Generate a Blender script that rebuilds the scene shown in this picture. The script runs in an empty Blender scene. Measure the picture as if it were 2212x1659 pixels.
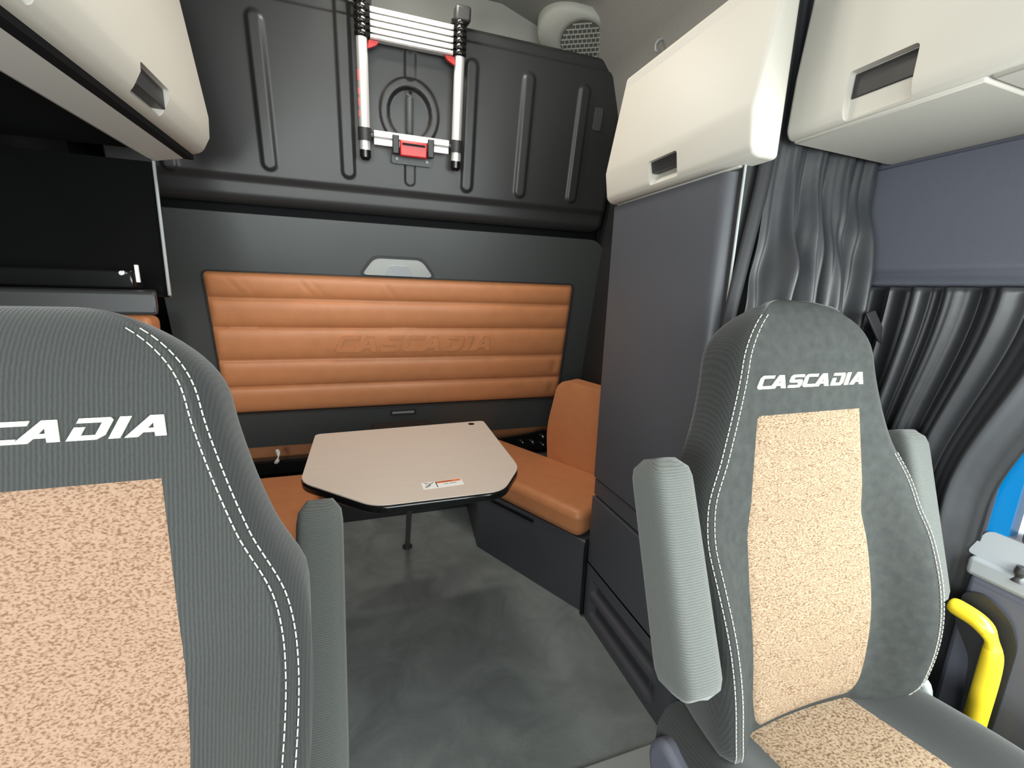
import bpy, bmesh, math, random
import numpy as np
from mathutils import Vector, Matrix
from mathutils.geometry import tessellate_polygon
random.seed(4)
C = bpy.context.scene.collection
# ------------------------------------------------------------------ camera
W, H, F = 2212, 1659, 937.0
CAM = np.array([0, 0, 1.25])
PI_, YA_, RO_ = math.radians(12.05), math.radians(18.95), math.radians(-1.83)
fw = np.array([math.sin(YA_)*math.cos(PI_), math.cos(YA_)*math.cos(PI_), -math.sin(PI_)])
r0 = np.array([math.cos(YA_), -math.sin(YA_), 0.]); d0 = np.cross(fw, r0)
rt = math.cos(RO_)*r0 + math.sin(RO_)*d0
dn = -math.sin(RO_)*r0 + math.cos(RO_)*d0
cam_d = bpy.data.cameras.new('camera'); cam = bpy.data.objects.new('camera', cam_d); C.objects.link(cam)
cam_d.sensor_width = 36; cam_d.lens = F/W*36; cam_d.clip_start = .01
cam.matrix_world = Matrix(((rt[0], -dn[0], -fw[0], CAM[0]), (rt[1], -dn[1], -fw[1], CAM[1]), (rt[2], -dn[2], -fw[2], CAM[2]), (0, 0, 0, 1)))
bpy.context.scene.camera = cam

def on(px, py, n, d):            # where the view through a photo point meets the plane n.p = d of the cab
    n = np.array(n, float); v = rt*(px-W/2)/F + dn*(py-H/2)/F + fw
    return CAM + (d - n@CAM)/(n@v)*v
def X(px, py, x): return on(px, py, (1, 0, 0), x)
def Y(px, py, y): return on(px, py, (0, 1, 0), y)
def Z(px, py, z): return on(px, py, (0, 0, 1), z)

# ------------------------------------------------------------------ materials
def srgb(c):
    return tuple((v/12.92 if v <= .04045 else ((v+.055)/1.055)**2.4) for v in (x/255 for x in c))
def mat(name, col, rough=.5, spec=.5, metal=0, noise=0, nscale=80, bump=0, bscale=400, stretch=(1, 1, 1), coat=0):
    m = bpy.data.materials.new(name); m.use_nodes = True
    nt = m.node_tree; b = nt.nodes['Principled BSDF']; L = nt.links
    b.inputs['Base Color'].default_value = (*col, 1); b.inputs['Roughness'].default_value = rough
    b.inputs['Specular IOR Level'].default_value = spec; b.inputs['Metallic'].default_value = metal
    b.inputs['Coat Weight'].default_value = coat
    if noise or bump:
        tc = nt.nodes.new('ShaderNodeTexCoord'); mp = nt.nodes.new('ShaderNodeMapping'); mp.inputs['Scale'].default_value = stretch
        L.new(tc.outputs['Object'], mp.inputs['Vector'])
    if noise:
        n = nt.nodes.new('ShaderNodeTexNoise'); n.inputs['Scale'].default_value = nscale; n.inputs['Detail'].default_value = 5
        L.new(mp.outputs[0], n.inputs['Vector'])
        r = nt.nodes.new('ShaderNodeMapRange'); r.inputs[1].default_value = .3; r.inputs[2].default_value = .7
        r.inputs[3].default_value = 1-noise; r.inputs[4].default_value = 1+noise
        L.new(n.outputs['Fac'], r.inputs[0])
        mx = nt.nodes.new('ShaderNodeVectorMath'); mx.operation = 'SCALE'; mx.inputs[0].default_value = col
        L.new(r.outputs[0], mx.inputs['Scale']); L.new(mx.outputs[0], b.inputs['Base Color'])
    if bump:
        n2 = nt.nodes.new('ShaderNodeTexNoise'); n2.inputs['Scale'].default_value = bscale; n2.inputs['Detail'].default_value = 3
        L.new(mp.outputs[0], n2.inputs['Vector'])
        bp = nt.nodes.new('ShaderNodeBump'); bp.inputs['Strength'].default_value = bump; bp.inputs['Distance'].default_value = .002
        L.new(n2.outputs['Fac'], bp.inputs['Height']); L.new(bp.outputs[0], b.inputs['Normal'])
    return m
def rib_mat(name, dark, light, axis='X', per=.0045, rough=.95, bump=.5, fuzz=.18):   # corduroy-like knit
    m = bpy.data.materials.new(name); m.use_nodes = True; nt = m.node_tree; L = nt.links; b = nt.nodes['Principled BSDF']
    b.inputs['Roughness'].default_value = rough; b.inputs['Specular IOR Level'].default_value = .15
    b.inputs['Sheen Weight'].default_value = fuzz; b.inputs['Sheen Roughness'].default_value = .5
    tc = nt.nodes.new('ShaderNodeTexCoord')
    w = nt.nodes.new('ShaderNodeTexWave'); w.wave_type = 'BANDS'; w.bands_direction = axis
    w.inputs['Scale'].default_value = .314/per; w.inputs['Distortion'].default_value = 1.2; w.inputs['Detail'].default_value = 1; w.inputs['Detail Scale'].default_value = 2
    L.new(tc.outputs['Object'], w.inputs['Vector'])
    n = nt.nodes.new('ShaderNodeTexNoise'); n.inputs['Scale'].default_value = 260; n.inputs['Detail'].default_value = 3; L.new(tc.outputs['Object'], n.inputs['Vector'])
    a = nt.nodes.new('ShaderNodeMath'); a.operation = 'MULTIPLY_ADD'; a.inputs[1].default_value = .6; L.new(w.outputs['Fac'], a.inputs[0])
    s = nt.nodes.new('ShaderNodeMath'); s.operation = 'MULTIPLY'; s.inputs[1].default_value = .4; L.new(n.outputs['Fac'], s.inputs[0]); L.new(s.outputs[0], a.inputs[2])
    r = nt.nodes.new('ShaderNodeMix'); r.data_type = 'RGBA'; r.inputs[6].default_value = (*dark, 1); r.inputs[7].default_value = (*light, 1)
    L.new(a.outputs[0], r.inputs[0]); L.new(r.outputs[2], b.inputs['Base Color'])
    bp = nt.nodes.new('ShaderNodeBump'); bp.inputs['Strength'].default_value = bump; bp.inputs['Distance'].default_value = .001
    L.new(a.outputs[0], bp.inputs['Height']); L.new(bp.outputs[0], b.inputs['Normal'])
    return m
def tweed_mat(name, cols, vec=(130, 130, 420), rough=.95):           # tan woven seat insert with short dark dashes
    m = bpy.data.materials.new(name); m.use_nodes = True; nt = m.node_tree; L = nt.links; b = nt.nodes['Principled BSDF']
    b.inputs['Roughness'].default_value = rough; b.inputs['Specular IOR Level'].default_value = .15
    tc = nt.nodes.new('ShaderNodeTexCoord'); mp = nt.nodes.new('ShaderNodeMapping'); mp.inputs['Scale'].default_value = vec
    L.new(tc.outputs['Object'], mp.inputs['Vector'])
    n = nt.nodes.new('ShaderNodeTexNoise'); n.inputs['Scale'].default_value = 1; n.inputs['Detail'].default_value = 1.2; n.inputs['Roughness'].default_value = .5
    L.new(mp.outputs[0], n.inputs['Vector'])
    cr = nt.nodes.new('ShaderNodeValToRGB'); e = cr.color_ramp.elements
    e[0].position = .34; e[0].color = (*cols[0], 1); e[1].position = .60; e[1].color = (*cols[2], 1)
    k = cr.color_ramp.elements.new(.46); k.color = (*cols[1], 1)
    L.new(n.outputs['Fac'], cr.inputs[0]); L.new(cr.outputs[0], b.inputs['Base Color'])
    bp = nt.nodes.new('ShaderNodeBump'); bp.inputs['Strength'].default_value = .4; bp.inputs['Distance'].default_value = .001
    L.new(n.outputs['Fac'], bp.inputs['Height']); L.new(bp.outputs[0], b.inputs['Normal'])
    return m
def carpet_mat(name):
    m = bpy.data.materials.new(name); m.use_nodes = True; nt = m.node_tree; L = nt.links; b = nt.nodes['Principled BSDF']
    b.inputs['Roughness'].default_value = 1; b.inputs['Specular IOR Level'].default_value = .1; b.inputs['Sheen Weight'].default_value = .15
    tc = nt.nodes.new('ShaderNodeTexCoord')
    a = nt.nodes.new('ShaderNodeTexNoise'); a.inputs['Scale'].default_value = 5; a.inputs['Detail'].default_value = 6; a.inputs['Roughness'].default_value = .6; a.inputs['Distortion'].default_value = 1.0
    f = nt.nodes.new('ShaderNodeTexNoise'); f.inputs['Scale'].default_value = 350; f.inputs['Detail'].default_value = 2
    L.new(tc.outputs['Object'], a.inputs['Vector']); L.new(tc.outputs['Object'], f.inputs['Vector'])
    ad = nt.nodes.new('ShaderNodeMath'); ad.operation = 'MULTIPLY_ADD'; ad.inputs[1].default_value = .35; L.new(f.outputs['Fac'], ad.inputs[0]); L.new(a.outputs['Fac'], ad.inputs[2])
    cr = nt.nodes.new('ShaderNodeValToRGB'); e = cr.color_ramp.elements
    e[0].position = .45; e[0].color = (.135, .15, .149, 1); e[1].position = 1.0; e[1].color = (.27, .295, .29, 1)
    L.new(ad.outputs[0], cr.inputs[0]); L.new(cr.outputs[0], b.inputs['Base Color'])
    bp = nt.nodes.new('ShaderNodeBump'); bp.inputs['Strength'].default_value = .6; bp.inputs['Distance'].default_value = .003
    L.new(f.outputs['Fac'], bp.inputs['Height']); L.new(bp.outputs[0], b.inputs['Normal'])
    return m
M = dict(
    black=mat('black_plastic', (.026, .026, .027), .42, .45, bump=.12, bscale=900),
    bunk=mat('bunk_plastic', (.026, .026, .0265), .38, .5, bump=.10, bscale=900),
    bed=mat('bed_board_plastic', (.058, .063, .063), .40, .45, bump=.12, bscale=900),
    deep=mat('matt_black', (.006, .006, .007), .7, .2),
    gloss=mat('gloss_black', (.006, .006, .006), .15, .5),
    cab=mat('wardrobe_plastic', (.066, .069, .080), .43, .45, bump=.12, bscale=800),
    cream=mat('overhead_cream', (.52, .495, .44), .5, .4, bump=.05, bscale=900),
    creamgrey=mat('overhead_underside', (.50, .48, .44), .55, .35, bump=.05, bscale=900),
    liner=mat('headliner', (.24, .236, .218), .9, .15, noise=.1, nscale=300, bump=.2, bscale=500),
    cove=mat('cove_plastic', (.33, .33, .30), .55, .35),
    orange=mat('tan_leather', (.56, .225, .095), .42, .45, noise=.05, nscale=18, bump=.18, bscale=500),
    table=mat('brushed_laminate', (.60, .51, .445), .38, .4, noise=.05, nscale=6, stretch=(1, 60, 1)),
    steel=mat('bright_metal', (.75, .75, .76), .25, .5, 1),
    alu=mat('ladder_aluminium', (.88, .87, .86), .38, .6, .65),
    red=mat('red_plastic', (.50, .022, .022), .35, .5),
    white=mat('white_paint', (.8, .8, .78), .5, .3),
    thread=mat('pale_thread', (.42, .43, .36), .8, .2),
    letter=mat('cream_embroidery', (.60, .59, .50), .75, .2, bump=.3, bscale=900),
    yellow=mat('yellow_paint', (.85, .62, .03), .3, .5, coat=.2),
    blue=mat('blue_paint', (.0, .20, .52), .3, .5),
    vinyl=mat('curtain_vinyl', (.024, .025, .028), .48, .5, bump=.5, bscale=22),
    hem=mat('curtain_hem', (.018, .018, .02), .6, .3),
    wall=mat('wall_vinyl', (.10, .105, .132), .6, .35, bump=.2, bscale=700),
    door=mat('door_trim_plastic', (.09, .094, .12), .5, .4, bump=.1, bscale=700),
    pale=mat('pale_grey_plastic', (.34, .36, .38), .4, .4),
    orangeink=mat('orange_ink', (.75, .16, .03), .6, .2),
    ink=mat('black_ink', (.02, .02, .02), .6, .2),
    sill=mat('grey_sill', (.30, .32, .315), .5, .4),
    grille=mat('speaker_mesh', (.10, .10, .09), .7, .2),
    seatfab=rib_mat('seat_rib_fabric', (.022, .0235, .023), (.043, .046, .044), per=.0042),
    sidefab=rib_mat('seat_side_fabric', (.018, .019, .019), (.030, .032, .031), per=.003, bump=.25),
    plainfab=mat('seat_suede_fabric', (.034, .0365, .035), .95, .15, noise=.16, nscale=60, bump=.25, bscale=600),
    armfab=rib_mat('armrest_fabric', (.060, .064, .060), (.106, .112, .105), axis='Z', per=.0034),
    tan=tweed_mat('seat_insert_weave', ((.095, .056, .034), (.19, .132, .086), (.25, .186, .127)), (230, 230, 760)),
    tanpink=tweed_mat('seat_insert_basket_weave', ((.125, .068, .042), (.20, .126, .084), (.24, .160, .112)), (300, 300, 520)),
    satin=mat('satin_metal', (.52, .53, .51), .28, .5, .55),
    carpet=carpet_mat('floor_carpet'),
)
# ------------------------------------------------------------------ builders
def setp(o, label=None, cat=None, group=None, kind=None):
    for k, v in (('label', label), ('category', cat), ('group', group), ('kind', kind)):
        if v: o[k] = v
    return o
def thing(name, loc, label, cat, group=None):
    o = bpy.data.objects.new(name, None); o.empty_display_size = .05; C.objects.link(o); o.location = loc
    return setp(o, label, cat, group)
def wloc(o):
    v = Vector((0, 0, 0))
    while o is not None: v += o.location; o = o.parent
    return v
def mk(name, verts, faces, m, parent=None, smooth=True, bevel=0, seg=2, sub=0, label=None, angle=35):
    V = np.array([tuple(v) for v in verts], float); c = (V.min(0)+V.max(0))/2
    me = bpy.data.meshes.new(name); me.from_pydata([tuple(v) for v in V-c], [], faces); me.update()
    bm = bmesh.new(); bm.from_mesh(me); bmesh.ops.remove_doubles(bm, verts=bm.verts, dist=1e-6); bmesh.ops.recalc_face_normals(bm, faces=bm.faces)
    bm.to_mesh(me); bm.free()
    me.materials.append(m)
    if smooth:
        for p in me.polygons: p.use_smooth = True
        me.set_sharp_from_angle(angle=math.radians(angle))
    o = bpy.data.objects.new(name, me); C.objects.link(o)
    o.location = Vector(c) - (wloc(parent) if parent else Vector())
    if parent: o.parent = parent
    if bevel:
        b = o.modifiers.new('edge', 'BEVEL'); b.width = bevel; b.segments = seg; b.limit_method = 'ANGLE'; b.angle_limit = math.radians(30)
    if sub:
        s = o.modifiers.new('smooth', 'SUBSURF'); s.levels = sub; s.render_levels = sub
    if label: o['label'] = label
    return o
class G:                                                             # gathers verts and faces of one mesh
    def __init__(s): s.v = []; s.f = []
    def add(s, vs, fs):
        n = len(s.v); s.v += [tuple(x) for x in vs]; s.f += [tuple(i+n for i in f) for f in fs]; return s
    def box(s, x0, x1, y0, y1, z0, z1):
        vs = [(x, y, z) for z in (z0, z1) for y in (y0, y1) for x in (x0, x1)]
        return s.add(vs, [(0, 2, 3, 1), (4, 5, 7, 6), (0, 1, 5, 4), (2, 6, 7, 3), (0, 4, 6, 2), (1, 3, 7, 5)])
    def obox(s, c, ax, ay, az):                                      # box with half-axis vectors
        c, ax, ay, az = (np.array(q, float) for q in (c, ax, ay, az))
        vs = [c + i*ax + j*ay + k*az for k in (-1, 1) for j in (-1, 1) for i in (-1, 1)]
        return s.add(vs, [(0, 2, 3, 1), (4, 5, 7, 6), (0, 1, 5, 4), (2, 6, 7, 3), (0, 4, 6, 2), (1, 3, 7, 5)])
    def tube(s, pts, r, n=14, caps=True):
        pts = [np.array(p, float) for p in pts]; rs = r if isinstance(r, (list, tuple)) else [r]*len(pts)
        vs = []; up = np.array([.13, .27, .95])
        for i, p in enumerate(pts):
            t = pts[min(i+1, len(pts)-1)] - pts[max(i-1, 0)]; t /= np.linalg.norm(t)
            a = np.cross(t, up); a /= np.linalg.norm(a); b = np.cross(t, a)
            vs += [p + rs[i]*(math.cos(q)*a + math.sin(q)*b) for q in (2*math.pi*k/n for k in range(n))]
        fs = [(i*n+k, i*n+(k+1) % n, (i+1)*n+(k+1) % n, (i+1)*n+k) for i in range(len(pts)-1) for k in range(n)]
        if caps: fs += [tuple(range(n))[::-1], tuple(range((len(pts)-1)*n, len(pts)*n))]
        return s.add(vs, fs)
    def prism(s, prof, f, a, b):                                     # closed profile between two stations
        n = len(prof); vs = [f(u, v, a) for u, v in prof] + [f(u, v, b) for u, v in prof]
        fs = [(k, (k+1) % n, n+(k+1) % n, n+k) for k in range(n)] + [tuple(range(n))[::-1], tuple(range(n, 2*n))]
        return s.add(vs, fs)
    def plate(s, loops, f, d0, d1):                                  # outline with holes, extruded d0..d1
        pts = [p for l in loops for p in l]; n = len(pts)
        tri = tessellate_polygon([[Vector((p[0], p[1], 0)) for p in l] for l in loops])
        fs = [tuple(t) for t in tri] + [tuple(n+i for i in t)[::-1] for t in tri]
        k0 = 0
        for l in loops:
            m = len(l)
            fs += [(k0+k, k0+(k+1) % m, n+k0+(k+1) % m, n+k0+k) for k in range(m)]; k0 += m
        return s.add([f(u, v, d0) for u, v in pts] + [f(u, v, d1) for u, v in pts], fs)
    def grid(s, nu, nv, f):
        vs = [f(i/(nu-1), j/(nv-1)) for j in range(nv) for i in range(nu)]
        return s.add(vs, [(j*nu+i, j*nu+i+1, (j+1)*nu+i+1, (j+1)*nu+i) for j in range(nv-1) for i in range(nu-1)])
    def make(s, name, m, parent=None, **k): return mk(name, s.v, s.f, m, parent, **k)
def rrect(u0, u1, v0, v1, r, n=6):
    rs = r if isinstance(r, (list, tuple)) else [r]*4                 # bl br tr tl
    out = []
    for (cx, cy, a0), q in zip(((u0, v0, 180), (u1, v0, 270), (u1, v1, 0), (u0, v1, 90)), rs):
        x = cx + (q if cx == u0 else -q); y = cy + (q if cy == v0 else -q)
        out += [(x+q*math.cos(math.radians(a0+90*k/n)), y+q*math.sin(math.radians(a0+90*k/n))) for k in range(n+1)]
    return out
def rpoly(pts, r, n=5):                                              # polygon with rounded corners
    out = []; m = len(pts); P = [np.array(p, float) for p in pts]
    rs = r if isinstance(r, (list, tuple)) else [r]*m
    for i in range(m):
        a, b, c = P[i-1], P[i], P[(i+1) % m]; u = a-b; w = c-b; lu, lw = np.linalg.norm(u), np.linalg.norm(w)
        d = min(rs[i], .45*lu, .45*lw); p, q = b+u/lu*d, b+w/lw*d
        for k in range(n+1):
            t = k/n; out.append(tuple((1-t)**2*p + 2*t*(1-t)*b + t*t*q))
    return out
def ss(a, b, x): t = min(1, max(0, (x-a)/(b-a))); return t*t*(3-2*t)
def lerp(tab, x):
    if x <= tab[0][0]: return tab[0][1]
    for (a, p), (b, q) in zip(tab, tab[1:]):
        if x <= b:
            t = (x-a)/(b-a); t = t*t*(3-2*t)*.5 + t*.5; return p+(q-p)*t
    return tab[-1][1]
def spline(tab, x):                                                  # smooth curve through a table
    n = len(tab)
    if x <= tab[0][0]: return tab[0][1]
    if x >= tab[-1][0]: return tab[-1][1]
    k = next(i for i in range(n-1) if x <= tab[i+1][0]); (a, p), (b, q) = tab[k], tab[k+1]
    ma = (tab[k+1][1]-tab[max(k-1, 0)][1])/(tab[k+1][0]-tab[max(k-1, 0)][0]); mb = (tab[min(k+2, n-1)][1]-p)/(tab[min(k+2, n-1)][0]-a)
    h = b-a; t = (x-a)/h
    return p*(2*t**3-3*t*t+1)+h*ma*(t**3-2*t*t+t)+q*(3*t*t-2*t**3)+h*mb*(t**3-t*t)
def carve(o, g, m=None):                                             # cut a pocket out of o
    cm = mk('cutter', g.v, g.f, M['deep'], smooth=False, bevel=.007, seg=3)
    b = o.modifiers.new('cut', 'BOOLEAN'); b.object = cm; b.solver = 'EXACT'; b.operation = 'DIFFERENCE'
    bpy.context.view_layer.update(); dg = bpy.context.evaluated_depsgraph_get()
    me = bpy.data.meshes.new_from_object(o.evaluated_get(dg)); o.modifiers.clear(); o.data = me
    bpy.data.objects.remove(cm)
    for p in me.polygons: p.use_smooth = True
    me.set_sharp_from_angle(angle=math.radians(30))
# lettering: eight wide slanted capitals, heights in units of 1
SK = .36
LET = {'C': (1.05, [[(.12, 0), (1.02, 0), (.98, .22), (.30, .22), (.28, .78), (1.06, .78), (1.06, 1), (.16, 1), (.02, .84), (-.02, .14)]]),
       'S': (1.05, [[(0, 0), (.9, 0), (1.02, .12), (1.04, .50), (.94, .61), (.30, .61), (.30, .79), (1.06, .79), (1.06, 1), (.14, 1), (.0, .88), (-.02, .50), (.08, .39), (.74, .39), (.74, .21), (0, .21)]]),
       'D': (1.06, [[(0, 0), (.86, 0), (1.04, .18), (1.04, .88), (.92, 1), (.02, 1), (.02, .78), (.76, .78), (.76, .22), (.32, .22), (.32, .60), (.02, .60)]]),
       'I': (.38, [[(0, 0), (.33, 0), (.33, 1), (0, 1)]]),
       'A': (1.27, [[(-.06, 0), (.74, 1), (1.14, 1), (1.22, 0), (.88, 0), (.86, .20), (.50, .20), (.34, 0)], [(.64, .40), (.84, .40), (.82, .66)]])}
def lettering(word):                                                 # loops in 0..total width
    x = 0; out = []
    for c in word:
        w, loops = LET[c]
        out.append([[(x + u + (0 if c == 'A' else SK*v), v) for u, v in l] for l in loops]); x += w + .13 + (-.16 if c == 'C' else 0)
        if c in 'DI': x += .02
    return out, x + .1
def letters(word, f, d0, d1, wid=None):
    gl, tw = lettering(word); g = G()
    for loops in gl: g.plate(loops, lambda u, v, d: f(u/tw, v, d), d0, d1)
    return g

# ================================================================== THE SHELL
def struct(o, n=None): o['kind'] = 'structure'; return o
XL, XR, YB, ZC = -.97, 1.215, 2.52, 2.46
struct(G().box(XL-.04, XR+.04, .80, YB, -.04, 0).make('floor', M['carpet'], smooth=False))
struct(G().box(XL-.04, XR+.04, -1.2, .795, -.16, -.06).make('floor_front', M['black'], smooth=False)).name = 'floor_cab'
struct(G().box(XL-.04, XR+.04, YB, YB+.04, -.06, 2.5).make('wall_back', M['deep'], smooth=False))
struct(G().box(XL-.04, XL, .2, YB, -.06, 2.5).make('wall_left', M['deep'], smooth=False))
struct(G().box(XR, XR+.04, .90, YB, -.06, 2.5).make('wall_right', M['black'], smooth=False))
# headliner: flat roof with a sloped cove along the back and both sides
cv = G()
prof = [(XL, 1.98), (XL+.10, 2.22), (XL+.28, 2.40), (-.3, 2.455), (.55, 2.455), (XR-.28, 2.40), (XR-.10, 2.22), (XR, 1.98)]
def roof(s, t):
    i = s*(len(prof)-1); k = min(int(i), len(prof)-2); a = i-k
    x = prof[k][0]*(1-a)+prof[k+1][0]*a; z = prof[k][1]*(1-a)+prof[k+1][1]*a
    y = -1.2 + t*(YB+1.2)
    return (x, y, z)
cv.grid(57, 24, roof)
ce = cv.make('ceiling', M['liner'], angle=60); struct(ce)
sm = ce.modifiers.new('thick', 'SOLIDIFY'); sm.thickness = .02; sm.offset = 1
struct(G().box(XL-.04, XR+.04, -1.24, -1.20, 1.80, 2.5).make('wall_front', M['liner'], smooth=False))
struct(G().box(XL-.04, XR+.04, -1.24, -1.20, -.16, .85).make('trim_10', M['black'], smooth=False))
struct(G().plate([[(-1.2, -.16), (.2, -.16), (.2, 2.5), (-1.2, 2.5)], rrect(-.95, .05, .85, 1.70, .08)[::-1]], lambda y, z, d: (XL-.04+d, y, z), 0, .04).make('wall_cab', M['door'], smooth=False)).name = 'door_2'
struct(G().box(1.205, 1.245, -1.2, .455, 1.66, 2.4).make('trim_11', M['door'], smooth=False))
# moulding that closes the roof against the back wall
cb = G().grid(40, 9, lambda s, t: (XL+.02+s*(XR-XL-.04), lerp([(0, 2.26), (.5, 2.20), (.8, 2.14), (1, 2.06)], t), lerp([(0, 2.10), (.5, 2.32), (.8, 2.40), (1, 2.447)], t)))
struct(cb.make('trim_1', M['cove'], angle=60))
sl = G().box(.30, .79, .735, .80, -.055, .012).make('trim_2', M['sill'], bevel=.004); struct(sl)

# ------------------------------------------------------------------ plane of the two folded beds (leans a little forward at the top)
TA = math.radians(11); TT = math.tan(TA); BD = 2.18 + 1.25*TT
BO = np.array([0, BD, 0.]); BV = np.array([0, -math.sin(TA), math.cos(TA)]); BN = np.array([0, -math.cos(TA), -math.sin(TA)])
def bp(u, v, d=0): return tuple(BO + np.array([u, 0, 0]) + v*BV + d*BN)
def uv(px, py, d=0):
    p = on(px, py, (0, 1, TT), BD - d/math.cos(TA)); return p[0], float((p-BO-d*BN)@BV)
# ---- folded lower bed
bedL, bedR = -.78, uv(1303, 560)[0]; vT = uv(800, 482)[1]; vB = uv(850, 945)[1]
pl0, pr0 = uv(437, 588)[0], uv(1238, 615)[0]; pt0, pb0 = uv(840, 600)[1], uv(850, 877)[1]
hu = [uv(*p) for p in ((780, 593), (808, 557), (905, 562), (937, 600))]
fb = thing('folding_bed', bp(.15, vB), 'charcoal bed folded upright, its underside padded with five rolls of tan leather', 'bed')
win = rrect(pl0, pr0, pt0 and pb0, pt0, .022)
out = rrect(bedL, bedR, vB, vT, [.02, .03, .09, .03], 8)
g = G().plate([out, win[::-1]], bp, 0, -.05)
g.make('bed_frame', M['bed'], fb, bevel=.005, seg=3)
lip = rrect(pl0-.006, pr0+.006, pb0-.006, pt0+.006, .026)
G().plate([lip, win[::-1]], bp, .005, -.01).make('panel_rim', M['black'], fb, bevel=.0015)
seams = [pt0] + [uv(440+840*.5, y)[1] for y in (652, 709, 774, 826)] + [pb0]
def padd(s, t):
    u = pl0 + s*(pr0-pl0); v = pb0 + t*(pt0-pb0)
    k = next(i for i in range(5) if v >= seams[i+1]-1e-9); a = (v-seams[k+1])/(seams[k]-seams[k+1])
    roll = (max(0, 1-abs(2*a-1)**2.6))**.55
    e = min(1, (u-pl0)/.03, (pr0-u)/.03); e = math.sqrt(max(0, 1-(1-max(e, 0))**2))
    d = -.016 + .022*roll*(.45+.55*e)
    if k == 0:                                                       # slanting creases in the top roll
        for c, q in ((-.48, .5), (-.43, .3), (-.20, .8), (-.155, .4), (.16, .8), (.66, .5), (.71, .6), (.86, .3)):
            x = u - c + (v-seams[1])*.75; d -= .004*q*math.exp(-(x/.008)**2)*math.sin(math.pi*min(1, max(0, a)))
    d += .0012*math.sin(9*u+3*k)*roll
    if k == 4 or k == 3: d -= .006*math.exp(-((u-pr0+.05)/.02)**2)*math.sin(math.pi*a)**2
    return bp(u, v, d)
pad = G().grid(170, 110, padd).make('leather_padding', M['orange'], fb, angle=80)
# embossed name in the middle roll
va, vb = uv(890, 758)[1], uv(890, 724)[1]; ua, ub = uv(722, 745)[0], uv(1068, 740)[0]
def emb(u, v, d):
    return bp(ua+u*(ub-ua), va+v*(vb-va), .0035+.003*math.sin(math.pi*(.2+.6*v))+d)
e = letters('CASCADIA', emb, .0035, -.006).make('embossed_lettering', M['orange'], pad, bevel=.0009, seg=2)
# grab recess with chrome bezel above the padding
gr = G().plate([rpoly([hu[0], (hu[0][0]+.06, hu[1][1]), (hu[3][0]-.06, hu[1][1]), hu[3]], .03)], bp, .004, -.012).make('release_handle', M['satin'], fb, bevel=.003)
m0 = (hu[0][0]+hu[3][0])/2; hb = min(hu[0][1], hu[3][1])
o0 = rpoly([(hu[0][0]-.012, hb), (hu[0][0]+.052, hu[1][1]+.012), (hu[3][0]-.052, hu[1][1]+.012), (hu[3][0]+.012, hb)], .03)
o1 = rpoly([(hu[0][0], hb-.001), (hu[0][0]+.06, hu[1][1]), (hu[3][0]-.06, hu[1][1]), (hu[3][0], hb-.001)], .03)
G().plate([o0, o1[::-1]], bp, .008, -.01).make('handle_bezel', M['black'], fb, bevel=.003)
G().plate([rpoly([(m0-.062, hb+.002), (m0-.04, hu[1][1]-.03), (m0+.045, hu[1][1]-.03), (m0+.066, hb+.002)], .012)], bp, .010, 0).make('latch_tongue', M['pale'], gr, bevel=.004)
# small slot pull under the padding
s0, s1 = uv(843, 896), uv(899, 884); slot_o = rrect(s0[0], s1[0], s0[1]-.004, s1[1]+.004, .005); slot_i = rrect(s0[0]+.010, s1[0]-.010, s0[1]+.005, s1[1]-.005, .003)
sp = G().plate([slot_o, slot_i[::-1]], bp, .004, -.001).make('slot_pull', M['black'], fb, bevel=.0015)
G().plate([slot_i], bp, .0015, -.001).make('slot_plate', M['sill'], sp)
# ---- folded upper bunk
uT = uv(1010, 66, .02)[1]; uB = uv(800, 440, .02)[1]; uR = uv(1340, 300, .02)[0]; uL = -.86
ub_ = thing('upper_bunk', bp(.15, uB), 'ribbed black upper bunk folded flat against the back wall under the roof', 'bunk')
cx, cy = uv(885, 247, .02); RAD = .118
ribs = [(uv(594, 300, .02)[0]-.028, uv(592, 372, .02)[1], uv(556, 18, .02)[1]), (uv(750, 300, .02)[0], uv(752, 388, .02)[1], 2.40),
        (uv(1012, 300, .02)[0], uv(1012, 418, .02)[1], uv(1022, 125, .02)[1]), (uv(1132, 300, .02)[0], uv(1128, 430, .02)[1], uv(1150, 155, .02)[1]), (uv(1250, 300, .02)[0], uv(1244, 442, .02)[1], uv(1266, 180, .02)[1]), (uv(370, 370, .02)[0], uv(370, 372, .02)[1], 2.40)]
yl = uv(1010, 90, .02)[1]
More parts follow.
